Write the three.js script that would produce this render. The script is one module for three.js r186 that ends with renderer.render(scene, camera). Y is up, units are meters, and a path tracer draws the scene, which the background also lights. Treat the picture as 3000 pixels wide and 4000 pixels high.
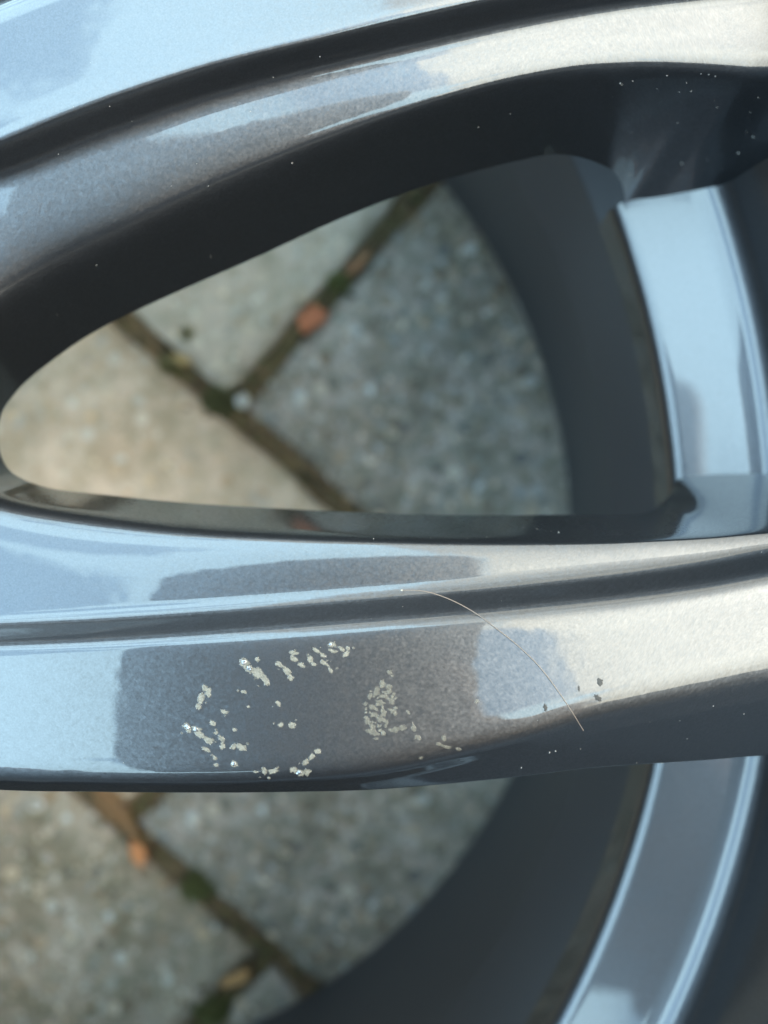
import * as THREE from 'three';
import { mergeGeometries } from 'three/addons/utils/BufferGeometryUtils.js';
import { RoundedBoxGeometry } from 'three/addons/geometries/RoundedBoxGeometry.js';

// ---------------------------------------------------------------- camera, sky, sun, exposure
const scene = new THREE.Scene();
const H = 0.31;                       // lens above the paving, looking straight down
const K = 0.92 / 1659;                // tangent per pixel of the 1659-pixel-wide photograph
const camera = new THREE.PerspectiveCamera(2 * Math.atan(0.46 * 4 / 3) * 180 / Math.PI, 0.75, 0.01, 200);
camera.position.set(0, H, 0);
camera.up.set(0, 0, -1);
camera.lookAt(0, 0, 0);
camera.focus = 0.113;
camera.userData.fStop = 9.5;          // about 3 mm of glass, as in a phone

const renderer = new THREE.WebGLRenderer({ antialias: true });
renderer.toneMapping = THREE.LinearToneMapping;
renderer.toneMappingExposure = 3.85;
renderer.shadowMap.enabled = true;

function rng(seed) { let a = seed >>> 0; return () => { a = (a + 0x6d2b79f5) >>> 0; let t = Math.imul(a ^ (a >>> 15), 1 | a); t = (t + Math.imul(t ^ (t >>> 7), 61 | t)) ^ t; return ((t ^ (t >>> 14)) >>> 0) / 4294967296; }; }
function hash(i, j, s) { let h = Math.imul(i, 374761393) + Math.imul(j, 668265263) + Math.imul(s, 2147483647); h = Math.imul(h ^ (h >>> 13), 1274126177); return ((h ^ (h >>> 16)) >>> 0) / 4294967296; }
function noise(x, y, s = 0, wrap = 0) {
  const i = Math.floor(x), j = Math.floor(y), f = x - i, g = y - j, u = f * f * (3 - 2 * f), v = g * g * (3 - 2 * g);
  const m = (a) => wrap ? ((a % wrap) + wrap) % wrap : a;
  const a = hash(m(i), m(j), s), b = hash(m(i + 1), m(j), s), c = hash(m(i), m(j + 1), s), d = hash(m(i + 1), m(j + 1), s);
  return a + (b - a) * u + (c - a) * v + (a - b - c + d) * u * v;
}
function fbm(x, y, s = 0, oct = 5) { let t = 0, w = 0.5, n = 0; for (let k = 0; k < oct; k++) { t += w * noise(x, y, s + k); n += w; x *= 2.03; y *= 2.03; w *= 0.52; } return t / n; }
const sstep = (a, b, x) => { const t = Math.min(1, Math.max(0, (x - a) / (b - a))); return t * t * (3 - 2 * t); };
const mix = (a, b, t) => a + (b - a) * t;

const SUN = new THREE.Vector3(0.555, 0.825, -0.09).normalize();
{
  const W = 2048, Hh = 1024, data = new Float32Array(W * Hh * 4);
  for (let j = 0; j < Hh; j++) for (let i = 0; i < W; i++) {
    const el = ((j + 0.5) / Hh - 0.5) * Math.PI, az = ((i + 0.5) / W - 0.5) * 2 * Math.PI;
    const y = Math.sin(el), x = Math.cos(el) * Math.cos(az), z = Math.cos(el) * Math.sin(az);
    const o = (j * W + i) * 4;
    if (y <= 0) { data[o] = 0.75; data[o + 1] = 0.78; data[o + 2] = 0.8; data[o + 3] = 1; continue; }
    const hz = Math.pow(1 - y, 3), toSun = Math.max(0, x * SUN.x + y * SUN.y + z * SUN.z);
    let r = mix(0.5, 1.2, hz), g = mix(0.86, 1.5, hz), b = mix(1.2, 1.72, hz);
    const px = x / (y + 0.12), pz = z / (y + 0.12);
    // one bank of cumulus on the sunny side, broken towards its edge, thin veils elsewhere
    const edge = px - 0.145 - 0.30 * pz, big = fbm(px * 1.6 + 7.3, pz * 1.6 + 2.1, 11, 5) - 0.5, small = fbm(px * 6 + 1.7, pz * 6 + 4.4, 23, 4) - 0.5;
    let c = sstep(-0.02, 0.03, edge + 0.16 * big + 0.10 * small);
    const veil = sstep(0.38, 0.48, fbm(px * 2.6 + 77.36, pz * 3.12 + 40.66, 37, 4));
    const body = fbm(px * 2.6 - 3.0, pz * 2.6 + 9.1, 51, 5);
    const glow = Math.pow(toSun, 6);
    const lit = mix(1.15, 1.95, sstep(0.3, 0.66, body)) * (1 + 0.45 * glow) * mix(0.5, 1, sstep(-0.42, -0.1, pz + 0.35 * big));
    r = mix(r, 1.36, veil * (1 - c)); g = mix(g, 2.04, veil * (1 - c)); b = mix(b, 2.34, veil * (1 - c));
    r = mix(r, 1.0 * lit, c); g = mix(g, 0.97 * lit, c); b = mix(b, 0.79 * lit, c);
    data[o] = r; data[o + 1] = g; data[o + 2] = b; data[o + 3] = 1;
  }
  const sky = new THREE.DataTexture(data, W, Hh, THREE.RGBAFormat, THREE.FloatType);
  sky.mapping = THREE.EquirectangularReflectionMapping; sky.magFilter = THREE.LinearFilter; sky.needsUpdate = true;
  scene.background = sky; scene.environment = sky;
}
const sun = new THREE.DirectionalLight(new THREE.Color(1, 0.93, 0.8), 0.5);
sun.position.copy(SUN).multiplyScalar(5); sun.castShadow = true; sun.shadow.radius = 24;
Object.assign(sun.shadow.camera, { left: -2, right: 2, top: 2, bottom: -2, near: 0.1, far: 12 });
scene.add(sun, sun.target);

// ---------------------------------------------------------------- helpers
const taken = {};
function numbered(n) { taken[n] = (taken[n] ?? -1) + 1; return taken[n] ? `${n}_${String(taken[n]).padStart(3, '0')}` : n; }
function shade(m) { m.castShadow = true; m.receiveShadow = true; return m; }
function mesh(name, geometry, material, parent) { const m = shade(new THREE.Mesh(geometry, material)); m.name = name; parent.add(m); return m; }
function thing(name, label, category, group) { const o = new THREE.Group(); o.name = numbered(name); o.userData = { label, category }; if (group) o.userData.group = group; scene.add(o); return o; }
// a photograph pixel (1659 wide) met at height y
const at = (px, py, y) => new THREE.Vector3((px - 829.5) * K * (H - y), y, (py - 1106) * K * (H - y));
function dataTex(n, fn, srgb, rep) {
  const d = new Uint8Array(n * n * 4);
  for (let j = 0; j < n; j++) for (let i = 0; i < n; i++) { const c = fn(i, j), o = (j * n + i) * 4; d[o] = c[0]; d[o + 1] = c[1]; d[o + 2] = c[2]; d[o + 3] = 255; }
  const t = new THREE.DataTexture(d, n, n); t.wrapS = t.wrapT = THREE.RepeatWrapping; t.magFilter = THREE.LinearFilter; t.minFilter = THREE.LinearMipmapLinearFilter; t.generateMipmaps = true;
  if (srgb) t.colorSpace = THREE.SRGBColorSpace; if (rep) t.repeat.set(rep, rep); t.needsUpdate = true; return t;
}

// ---------------------------------------------------------------- materials
const flakeN = 1024, flakeR = rng(5);
const flakeA = new Float32Array(flakeN * flakeN * 2); for (let i = 0; i < flakeA.length; i++) flakeA[i] = flakeR() + flakeR() + flakeR() - 1.5;
const flakes = dataTex(flakeN, (i, j) => {
  // metal flakes about 0.15 mm across, each tipped its own way
  const g = (k) => { const w = (a, b) => flakeA[(((j + b) & 1023) * 1024 + ((i + a) & 1023)) * 2 + k]; return 0.5 * w(0, 0) + 0.25 * (w(1, 0) + w(0, 1)) + 0.12 * w(1, 1); };
  return [127.5 + 120 * g(0), 127.5 + 120 * g(1), 255];
}, false, 1 / 0.17);
const sparkle = dataTex(1024, (i, j) => { const w = (a, b) => flakeA[(((j + b) & 1023) * 1024 + ((i + a) & 1023)) * 2], v = 0.5 * w(0, 0) + 0.25 * (w(1, 0) + w(0, 1)) + 0.12 * w(1, 1), t = 232 + 17 * v; return [t, t, t]; }, true, 1 / 0.095);
const paint = new THREE.MeshPhysicalMaterial({ color: new THREE.Color(0.097, 0.101, 0.114), map: sparkle, metalness: 0.96, roughness: 0.42, clearcoat: 1, clearcoatRoughness: 0.02, normalMap: flakes, normalScale: new THREE.Vector2(0.085, 0.085) });

// the inside of the barrel: the same grey, without the gloss lacquer
const barrelFinish = new THREE.MeshPhysicalMaterial({ color: paint.color.clone(), metalness: 0.7, roughness: 0.62 });

// ---------------------------------------------------------------- the wheel
const AX = -0.131, AZ = 0.0075;       // its axle, from the circles of barrel and ledge
const wheel = thing('alloy_wheel', 'dark grey metallic alloy wheel lying face up on the paving stones', 'wheel');
wheel.position.set(AX, 0, AZ);
const own = (v) => v.sub(new THREE.Vector3(AX, 0, AZ));

// stations round one window of a spoke pair: foot of the wall, top of the wall, inner end of the low band, edge of the face
const ST = [
  [1690, 1010, 2170, 1120, 2170, 1140, 2150, 1170], [1560, 1016, 1830, 1138, 1830, 1168, 1830, 1226], [1472, 1030, 1659, 1148, 1659, 1188, 1659, 1262],
  [1440, 1078, 1530, 1158, 1530, 1210, 1530, 1288], [1380, 1111, 1400, 1164, 1400, 1228, 1400, 1308], [1220, 1112, 1272, 1168, 1272, 1243, 1272, 1324],
  [1000, 1113, 1050, 1168, 1050, 1266, 1050, 1347], [800, 1108, 830, 1163, 830, 1284, 830, 1366], [600, 1098, 610, 1154, 610, 1302, 610, 1384],
  [400, 1086, 400, 1140, 400, 1319, 400, 1397], [230, 1069, 200, 1116, 200, 1333, 200, 1406], [110, 1055, 40, 1090, 0, 1343, 0, 1412],
  [40, 1030, -60, 1058, -200, 1352, -200, 1415], [8, 998, -130, 1003, -400, 1310, -400, 1380], [-3, 955, -155, 925, -540, 1080, -620, 1090],
  [0, 905, -130, 838, -480, 800, -540, 750], [20, 865, -80, 750, -300, 580, -320, 510], [75, 808, -20, 662, -100, 430, -120, 352],
  [200, 719, 120, 578, 60, 362, 40, 278], [350, 645, 300, 490, 240, 292, 220, 206], [550, 557, 510, 392, 460, 215, 440, 135],
  [750, 466, 740, 298, 700, 150, 680, 76], [940, 395, 912, 236, 900, 105, 880, 26], [1129, 345, 1080, 188, 1080, 64, 1060, -14],
  [1219, 334, 1229, 160, 1229, 34, 1229, -46], [1304, 358, 1340, 153, 1350, 14, 1350, -64], [1340, 391, 1420, 153, 1430, 4, 1430, -74],
  [1350, 425, 1490, 157, 1500, -4, 1500, -82], [1356, 447, 1550, 162, 1560, -11, 1560, -88], [1412, 446, 1610, 168, 1620, -17, 1620, -94],
  [1500, 441, 1720, 180, 1750, -30, 1750, -108], [1640, 430, 2000, 225, 2050, -60, 2050, -140],
];
// outer side: end of the face, crease under its rounding, lip of the skirt, each with the depth of the lip
const OUT = [
  [2150, 1360, 1420, 1600, 0.186], [1830, 1416, 1478, 1622, 0.1865], [1659, 1449, 1510, 1634, 0.187], [1530, 1477, 1535, 1644, 0.188], [1400, 1506, 1560, 1653, 0.189], [1272, 1537, 1586, 1662, 0.1903],
  [1106, 1591, 1628, 1682, 0.192], [830, 1662, 1684, 1707, 0.1945], [610, 1684, 1701, 1713, 0.195], [400, 1690, 1706, 1714, 0.195], [200, 1688, 1704, 1712, 0.195], [0, 1682, 1699, 1708, 0.195],
  [-200, 1662, 1678, 1688, 0.195], [-560, 1540, 1556, 1566, 0.195], [-950, 1080, 1080, 1080, 0.195],
  [-700, 540, 524, 514, 0.195], [-420, 260, 244, 234, 0.195], [-230, 105, 90, 80, 0.195], [-60, 32, 17, 5, 0.195], [110, -38, -56, -68, 0.195], [330, -120, -140, -154, 0.194],
  [600, -196, -218, -240, 0.1830], [810, -242, -268, -300, 0.1810], [1010, -276, -306, -350, 0.1790], [1190, -300, -334, -390, 0.1770], [1320, -314, -350, -420, 0.1750], [1410, -322, -362, -440, 0.1740],
  [1480, -328, -370, -452, 0.1735], [1540, -333, -377, -462, 0.1730], [1600, -338, -384, -472, 0.1725], [1730, -346, -396, -490, 0.1720], [2050, -366, -420, -520, 0.1710],
];
const Y = { foot: 0.172, low: 0.152, wall: 0.1895, band: 0.1945, face: 0.2 };
const footAt = (i) => i < 5 ? mix(Y.low, Y.foot, sstep(2, 5, i)) : i < 24 ? Y.foot : [0.1735, 0.170, 0.1637, 0.1565, 0.151, 0.151, 0.151, 0.151][i - 24];
// the low band leans less beside the scuffs and more on the opposite spoke
const tilt = (i) => 1 - 0.36 * sstep(1, 4, i) * (1 - sstep(7, 9.5, i)) + 0.3 * sstep(16.5, 18, i) * (1 - sstep(20.5, 22.5, i));
const rails = [[], [], [], [], [], [], [], [], [], []];
ST.forEach((s, i) => {
  const o = OUT[i], r2 = at(s[4], s[5], Y.band), wide = at(s[2], s[3], Y.band).distanceTo(r2), r1 = at(s[2], s[3], Y.band - Math.min(0.0043, 0.3 * wide) * tilt(i)), mid = r1.clone().lerp(r2, 0.25); mid.y = r2.y - 0.5 * (r2.y - r1.y);
  rails[0].push(at(s[0], s[1], footAt(i))); rails[1].push(r1); rails[2].push(mid); rails[3].push(r2); const edge = at(s[6], s[7], Y.face), brow = r2.clone().lerp(edge, 0.66); brow.y = 0.1991; rails[4].push(brow); rails[5].push(edge);
  rails[6].push(at(o[0], o[1], Y.face)); rails[7].push(at(o[0], o[2], 0.1968)); const lip = at(o[0], o[3], o[4]); rails[8].push(lip);
  const under = lip.clone(); under.y = Y.foot; const inner = at(s[6], s[7], Y.face); under.lerp(inner, 0.5); under.y = Y.foot; rails[9].push(under);
});
// the spokes end inside the rim wall
for (const r of rails) for (const p of r) { const dx = p.x - AX, dz = p.z - AZ, d = Math.hypot(dx, dz), most = 0.2078 + (p.y - 0.157) * 0.114; if (d > most) { p.x = AX + dx * most / d; p.z = AZ + dz * most / d; } }
const CUT = [0, 0.0045, 0.0085, 0.0016, 0.0016, 0.0026, 0.0032, 0.0005, 0.0006, 0];   // how far each corner is rounded
const curves = rails.map((r) => new THREE.CatmullRomCurve3(r, false, 'centripetal'));
const SEG = 22, NS = (ST.length - 1) * SEG;
function pointAt(r, s) {                                             // Catmull-Rom by station number, so that all rails stay in step
  const p = rails[r], n = p.length - 1, f = Math.min(n - 1e-6, Math.max(0, s)), i = Math.floor(f), t = f - i;
  const a = p[Math.max(0, i - 1)], b = p[i], c = p[i + 1], d = p[Math.min(n, i + 2)], h = (k) => 0.5 * (2 * b[k] + (c[k] - a[k]) * t + (2 * a[k] - 5 * b[k] + 4 * c[k] - d[k]) * t * t + (3 * b[k] - a[k] - 3 * c[k] + d[k]) * t * t * t);
  return new THREE.Vector3(h('x'), h('y'), h('z'));
}
function profile(s) {
  const P = rails.map((_, r) => pointAt(r, s)), out = [P[0]];
  for (let i = 1; i < P.length - 1; i++) {
    const toA = P[i - 1].clone().sub(P[i]), toB = P[i + 1].clone().sub(P[i]);
    const a = P[i].clone().addScaledVector(toA, Math.min(0.46, CUT[i] / toA.length())), b = P[i].clone().addScaledVector(toB, Math.min(0.46, CUT[i] / toB.length()));
    const last = out[out.length - 1].clone(), steps = i === 1 ? 8 : i === 6 ? 26 : i === 3 ? 18 : 5;
    for (let k = 1; k < steps; k++) out.push(last.clone().lerp(a, k / steps));
    const m = 8; for (let k = 0; k <= m; k++) { const t = k / m; out.push(a.clone().multiplyScalar((1 - t) * (1 - t)).addScaledVector(P[i], 2 * t * (1 - t)).addScaledVector(b, t * t)); }
  }
  const last = out[out.length - 1].clone(); for (let k = 1; k <= 6; k++) out.push(last.clone().lerp(P[P.length - 1], k / 6));
  return out;
}
const rows = []; for (let i = 0; i <= NS; i++) rows.push(profile(i / SEG));
const NT = rows[0].length, pos = new Float32Array((NS + 1) * NT * 3), uvs = new Float32Array((NS + 1) * NT * 2);
let along = 0;
rows.forEach((row, i) => {
  if (i) along += row[Math.floor(NT / 2)].distanceTo(rows[i - 1][Math.floor(NT / 2)]);
  let across = 0;
  row.forEach((p, k) => { const q = own(p.clone()), o = i * NT + k; if (k) across += p.distanceTo(row[k - 1]); pos.set([q.x, q.y, q.z], o * 3); uvs.set([along, across], o * 2); });
});
const whole = new THREE.BufferGeometry(); whole.setAttribute('position', new THREE.BufferAttribute(pos, 3)); whole.setAttribute('uv', new THREE.BufferAttribute(uvs, 2));
const faces = (a, b) => { const f = []; for (let i = a; i < b; i++) for (let k = 0; k < NT - 1; k++) { const p = i * NT + k, q = p + NT; f.push(p, q, p + 1, p + 1, q, q + 1); } return f; };
whole.setIndex(faces(0, NS)); whole.computeVertexNormals();
function sub(a, b) {
  const g = new THREE.BufferGeometry();
  for (const n of ['position', 'normal', 'uv']) { const A = whole.attributes[n]; g.setAttribute(n, new THREE.BufferAttribute(A.array.slice(a * NT * A.itemSize, (b + 1) * NT * A.itemSize), A.itemSize)); }
  g.setIndex(faces(0, b - a)); return g;
}
{ // orange peel of the lacquer: shallow waves a millimetre or two long
  const n = whole.attributes.normal, p = whole.attributes.position, v = new THREE.Vector3(), A = 0.0034, q = 700, e = 0.3;
  for (let i = 0; i < n.count; i++) {
    const x = p.getX(i) * q + 500, z = p.getZ(i) * q + 500, y = p.getY(i) * q;
    const h = (a, b) => noise(a + 0.31 * y, b + 0.53 * y, 91) + 0.6 * noise(a * 0.37, b * 0.37 + 0.3 * y, 92);
    v.fromBufferAttribute(n, i); v.x -= A * (h(x + e, z) - h(x - e, z)) / e; v.z -= A * (h(x, z + e) - h(x, z - e)) / e; v.normalize(); n.setXYZ(i, v.x, v.y, v.z);
  }
}
const SPLIT = 14 * SEG, lowSpoke = sub(0, SPLIT), highSpoke = sub(SPLIT, NS);
for (let k = 0; k < 4; k++) for (const g of [lowSpoke, highSpoke]) { const m = mesh('spoke', g, paint, wheel); m.rotation.y = -[0, 93, 180, 270][k] * Math.PI / 180; }
const scuffed = wheel.children[0]; scuffed.userData.label = 'spoke with pale blistered scuff marks in its paint';

// lathe profiles in (radius, height); uv in metres
function lathe(pts, seg, a0 = 0, len = Math.PI * 2) {
  const g = new THREE.LatheGeometry(pts.map((p) => new THREE.Vector2(p[0], p[1])), seg, a0, len), u = g.attributes.uv;
  let v = [0]; for (let i = 1; i < pts.length; i++) v.push(v[i - 1] + Math.hypot(pts[i][0] - pts[i - 1][0], pts[i][1] - pts[i - 1][1]));
  for (let i = 0; i < u.count; i++) u.setXY(i, u.getX(i) * len * 0.2, v[i % pts.length]);
  return g;
}
function rounded(pts, cuts, m = 7) {
  const out = [pts[0]];
  for (let i = 1; i < pts.length - 1; i++) {
    const [x, y] = pts[i], la = Math.hypot(pts[i - 1][0] - x, pts[i - 1][1] - y), lb = Math.hypot(pts[i + 1][0] - x, pts[i + 1][1] - y), ca = Math.min(0.48, cuts[i] / la), cb = Math.min(0.48, cuts[i] / lb);
    const a = [mix(x, pts[i - 1][0], ca), mix(y, pts[i - 1][1], ca)], b = [mix(x, pts[i + 1][0], cb), mix(y, pts[i + 1][1], cb)];
    for (let k = 0; k <= m; k++) { const t = k / m; out.push([(1 - t) ** 2 * a[0] + 2 * t * (1 - t) * x + t * t * b[0], (1 - t) ** 2 * a[1] + 2 * t * (1 - t) * y + t * t * b[1]]); }
  }
  out.push(pts[pts.length - 1]); return out;
}
const barrelPts = rounded([[0.2025, 0], [0.1995, 0.001], [0.1965, 0.03], [0.190, 0.078], [0.1866, 0.105], [0.1866, 0.1405], [0.1945, 0.151], [0.206, 0.1555], [0.2125, 0.214], [0.2165, 0.222], [0.2235, 0.222], [0.2245, 0.208], [0.2165, 0.203], [0.212, 0.165], [0.2, 0.14], [0.2, 0.07], [0.214, 0.03], [0.2245, 0.012], [0.2235, 0], [0.2025, 0]],
  [0, 0.002, 0.01, 0.004, 0.003, 0.001, 0.001, 0.001, 0.004, 0.003, 0.003, 0.002, 0.003, 0.01, 0.01, 0.01, 0.01, 0.004, 0.002, 0]);
mesh('barrel', lathe(barrelPts, 256), barrelFinish, wheel);
// ledge between the spokes: inner rounding, slope rising outwards, fillet up into the rim
const ledgePts = rounded([[0.1864, 0.1405], [0.1857, 0.1525], [0.2032, 0.1576], [0.2064, 0.176], [0.2068, 0.178]], [0, 0.003, 0.005, 0.002, 0]);
for (let k = 0; k < 4; k++) {
  const deg = Math.PI / 180, a0 = -20.5 + 90 * k, len = 70.4;       // lathe angle runs from +z to +x
  mesh('ledge', lathe(ledgePts, 90, Math.PI / 2 - (a0 + len) * deg, len * deg), paint, wheel);
}
// hub disc with bolt holes under a cap
const hub = mesh('hub', lathe(rounded([[0.0001, 0.196], [0.03, 0.196], [0.032, 0.2012], [0.056, 0.2012], [0.062, 0.1965], [0.062, 0.186], [0.0001, 0.186]], [0, 0.001, 0.002, 0.004, 0.003, 0.002, 0]), 96), paint, wheel);
mesh('centre_cap', lathe(rounded([[0.0001, 0.2], [0.024, 0.1995], [0.0285, 0.197], [0.0285, 0.195]], [0, 0.004, 0.001, 0]), 64), paint, hub);
for (let k = 0; k < 4; k++) { const a = (k + 0.5) * Math.PI / 2, b = mesh('bolt_seat', lathe(rounded([[0.0085, 0.2016], [0.0068, 0.2016], [0.006, 0.192], [0.0001, 0.192]], [0, 0.0006, 0.001, 0]), 32), paint, hub); b.position.set(0.046 * Math.cos(a), 0, 0.046 * Math.sin(a)); }

wheel.updateMatrixWorld(true);
const caster = new THREE.Raycaster();
const paintedMeshes = wheel.children.slice(0, 2);
function onWheel(px, py) {                                          // where the sight line of a photograph pixel meets the paint
  const d = at(px, py, 0).sub(camera.position).normalize(); caster.set(camera.position, d);
  const h = caster.intersectObjects(paintedMeshes, false)[0]; if (!h) return null;
  const n = h.face.normal.clone(); if (n.dot(d) > 0) n.negate();
  return { p: h.point.clone(), n, mesh: h.object };
}

// ---------------------------------------------------------------- blisters in the paint
// [x, y, length, width, turn in degrees, corroded]
const crust = dataTex(128, (i, j) => { const v = 0.6 * noise(i / 6, j / 6, 8, 0) + 0.4 * noise(i / 2.5, j / 2.5, 9, 0); return [86 + 52 * v, 84 + 50 * v, 78 + 47 * v]; }, true);
const blisterMat = new THREE.MeshPhysicalMaterial({ map: crust, roughness: 0.5, clearcoat: 1, clearcoatRoughness: 0.12, transparent: true, opacity: 0.9, vertexColors: true });
const filmMat = blisterMat.clone(); filmMat.opacity = 0.5;
const bareMat = new THREE.MeshPhysicalMaterial({ color: new THREE.Color(0.30, 0.31, 0.34), metalness: 0.8, roughness: 0.22 });
const pix = (zx, zy) => [(700 + zx / 2.37) / 1.8083, (2450 + zy / 2.37) / 1.8083];      // from an enlarged view of the scuffs
const pix2 = (zx, zy) => [(1300 + zx / 2.37) / 1.8083, (2450 + zy / 2.37) / 1.8083];
const BL = [
  [600, 330, 120, 90, 40, 1], [650, 385, 110, 80, 30, 1], [720, 300, 60, 50, 60, 0], [730, 420, 170, 110, 40, 0], [800, 490, 130, 70, 60, 0],
  [930, 345, 110, 55, 30, 0], [1000, 410, 110, 65, 55, 0], [1030, 465, 70, 60, 40, 0],
  [1060, 240, 110, 50, 10, 0], [1060, 295, 90, 60, 40, 0], [1130, 350, 90, 45, 25, 0], [1210, 300, 80, 60, 60, 0], [1245, 345, 60, 40, 20, 0],
  [1270, 215, 100, 45, 35, 0], [1330, 260, 90, 55, 50, 0], [1340, 330, 110, 50, 35, 0], [1400, 395, 70, 40, 60, 0],
  [1410, 160, 80, 60, 0, 1], [1420, 220, 90, 40, 10, 0], [1500, 200, 90, 40, 40, 0], [1545, 250, 90, 50, 130, 0], [1560, 195, 60, 40, 60, 0],
  [240, 570, 100, 60, 40, 0], [270, 610, 100, 70, 100, 0], [200, 660, 130, 70, 110, 0], [175, 735, 80, 60, 80, 0],
  [595, 600, 65, 38, 0, 0], [640, 735, 40, 30, 0, 0], [420, 785, 100, 50, 15, 0], [915, 705, 80, 45, 40, 0], [940, 905, 65, 50, 0, 0], [1045, 910, 80, 70, 30, 0],
  [80, 930, 120, 70, 45, 1], [165, 950, 110, 70, 20, 1], [200, 1000, 150, 70, 35, 0], [310, 890, 80, 50, 30, 0], [270, 1050, 110, 70, 30, 0], [340, 980, 50, 40, 0, 0],
  [390, 1030, 90, 60, 50, 0], [400, 1100, 80, 60, 80, 0], [510, 950, 60, 40, 40, 0], [500, 1110, 80, 60, 160, 0], [580, 1110, 110, 70, 20, 0], [250, 1130, 110, 50, 20, 0],
  [330, 1210, 60, 50, 60, 0], [340, 1275, 60, 40, 20, 0], [510, 1270, 90, 70, 20, 1], [710, 1340, 60, 30, 10, 0], [790, 1330, 60, 90, 0, 0], [870, 1330, 120, 60, 160, 0], [830, 1395, 40, 30, 0, 0],
  [1060, 1320, 90, 80, 20, 0], [1120, 1350, 120, 80, 0, 1], [1190, 1340, 80, 90, 0, 0], [1170, 1250, 90, 60, 140, 0], [1230, 1200, 90, 55, 130, 0], [1285, 1150, 75, 65, 0, 0],
].map((b) => [...pix(b[0], b[1]), b[2] / 4.286, b[3] / 4.286, b[4], b[5]]);
const BL2 = [[525, 415, 60, 50, 0], [550, 450, 40, 30, 0], [455, 520, 90, 60, 90], [520, 560, 90, 60, 50], [400, 600, 120, 60, 120], [345, 640, 70, 50, 90], [470, 640, 110, 50, 10], [430, 700, 90, 70, 40], [300, 710, 50, 40, 0], [540, 680, 80, 60, 60], [370, 740, 90, 60, 30],
  [470, 790, 90, 70, 90], [560, 780, 70, 60, 0], [390, 810, 80, 50, 20], [440, 850, 80, 70, 60], [320, 870, 80, 60, 90], [490, 870, 70, 50, 20], [370, 920, 90, 60, 40], [380, 980, 110, 60, 20], [330, 960, 60, 50, 0], [400, 1030, 60, 30, 0], [470, 980, 60, 50, 90], [580, 950, 100, 70, 160], [645, 935, 80, 70, 0],
  [700, 790, 70, 25, 50], [750, 930, 110, 50, 75], [785, 1020, 70, 60, 0], [1030, 1030, 80, 60, 80], [980, 1080, 80, 40, 20], [1050, 1110, 110, 40, 20], [1160, 1130, 70, 40, 30], [815, 1210, 50, 40, 0], [1330, 690, 45, 45, 0]]
  .map((b) => [...pix2(b[0], b[1]), b[2] / 4.286, b[3] / 4.286, b[4], 0]);
function blister(len, wid, seed, thick) {
  const n = 34, rings = [1, 0.86, 0.66, 0.36], g = [], uv = [], ix = [], tone = [];
  for (let r = 0; r < rings.length; r++) for (let k = 0; k < n; k++) {
    const a = k / n * 2 * Math.PI, w = 0.55 + 0.6 * noise(2 + 1.6 * Math.cos(a), 2 + 1.6 * Math.sin(a), seed) + 0.55 * (noise(9 + 4.5 * Math.cos(a), 9 + 4.5 * Math.sin(a), seed + 1) - 0.35);
    const x = Math.cos(a) * w * rings[r] * len / 2, z = Math.sin(a) * w * rings[r] * wid / 2;
    g.push(x, r === 0 ? -0.00002 : thick * ([0, 0.7, 0.9, 1][r] + 0.8 * (noise(x * 6000 + 50, z * 6000 + 50, seed + 3) - 0.5)), z); uv.push(x * 250 + seed * 0.37, z * 250 + seed * 0.11); tone.push(1, 1, 1, [0.05, 0.6, 0.9, 1][r]);
  }
  g.push(0, thick, 0); uv.push(seed * 0.37, seed * 0.11); tone.push(1, 1, 1, 1);
  for (let r = 0; r < rings.length - 1; r++) for (let k = 0; k < n; k++) { const a = r * n + k, b = r * n + (k + 1) % n; ix.push(a, a + n, b, b, a + n, b + n); }
  for (let k = 0; k < n; k++) ix.push((rings.length - 1) * n + k, rings.length * n, (rings.length - 1) * n + (k + 1) % n);
  const geo = new THREE.BufferGeometry(); geo.setAttribute('position', new THREE.Float32BufferAttribute(g, 3)); geo.setAttribute('uv', new THREE.Float32BufferAttribute(uv, 2)); geo.setAttribute('color', new THREE.Float32BufferAttribute(tone, 4)); geo.setIndex(ix); geo.computeVertexNormals(); return geo;
}
const upv = new THREE.Vector3(0, 1, 0);
function settle(o, hit, parent, spin) {                             // on the surface, turned to its normal, inside parent's axes
  o.position.copy(parent.worldToLocal(hit.p.clone()));
  o.quaternion.setFromUnitVectors(upv, hit.n).multiply(new THREE.Quaternion().setFromAxisAngle(upv, spin));
}
const speckR = rng(404), BL3 = [];
for (let i = 0; i < 46; i++) { const a = speckR() * 6.3, d = Math.sqrt(speckR()); BL3.push([822 + 34 * d * Math.cos(a), 1530 + 62 * d * Math.sin(a), 4 + 9 * speckR(), 4 + 6 * speckR(), speckR() * 180, 0]); }
for (const b of BL) if (speckR() < 0.6) BL3.push([b[0] + (speckR() - 0.5) * 34, b[1] + (speckR() - 0.5) * 26, 3 + 6 * speckR(), 3 + 4 * speckR(), speckR() * 180, 0]);
[...BL, ...BL2, ...BL3].forEach(([x, y, len, wid, turn, bare], i) => {
  const hit = onWheel(x, y); if (!hit) return;
  const s = K * (H - 0.2) * 1.0, b = mesh('paint_blister', blister(len * s, wid * s, i * 7 + 1, 0.00003), i < BL.length ? blisterMat : filmMat, scuffed);
  settle(b, hit, scuffed, -turn * Math.PI / 180);
  if (bare) { const c = mesh('bare_metal', blister(len * s * 0.5, wid * s * 0.55, i * 7 + 4, 0.00013), bareMat, b); c.position.set(-len * s * 0.08, 0, -wid * s * 0.05); }
});
const spotMat = new THREE.MeshPhysicalMaterial({ color: new THREE.Color(0.02, 0.021, 0.024), roughness: 0.6 });
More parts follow.
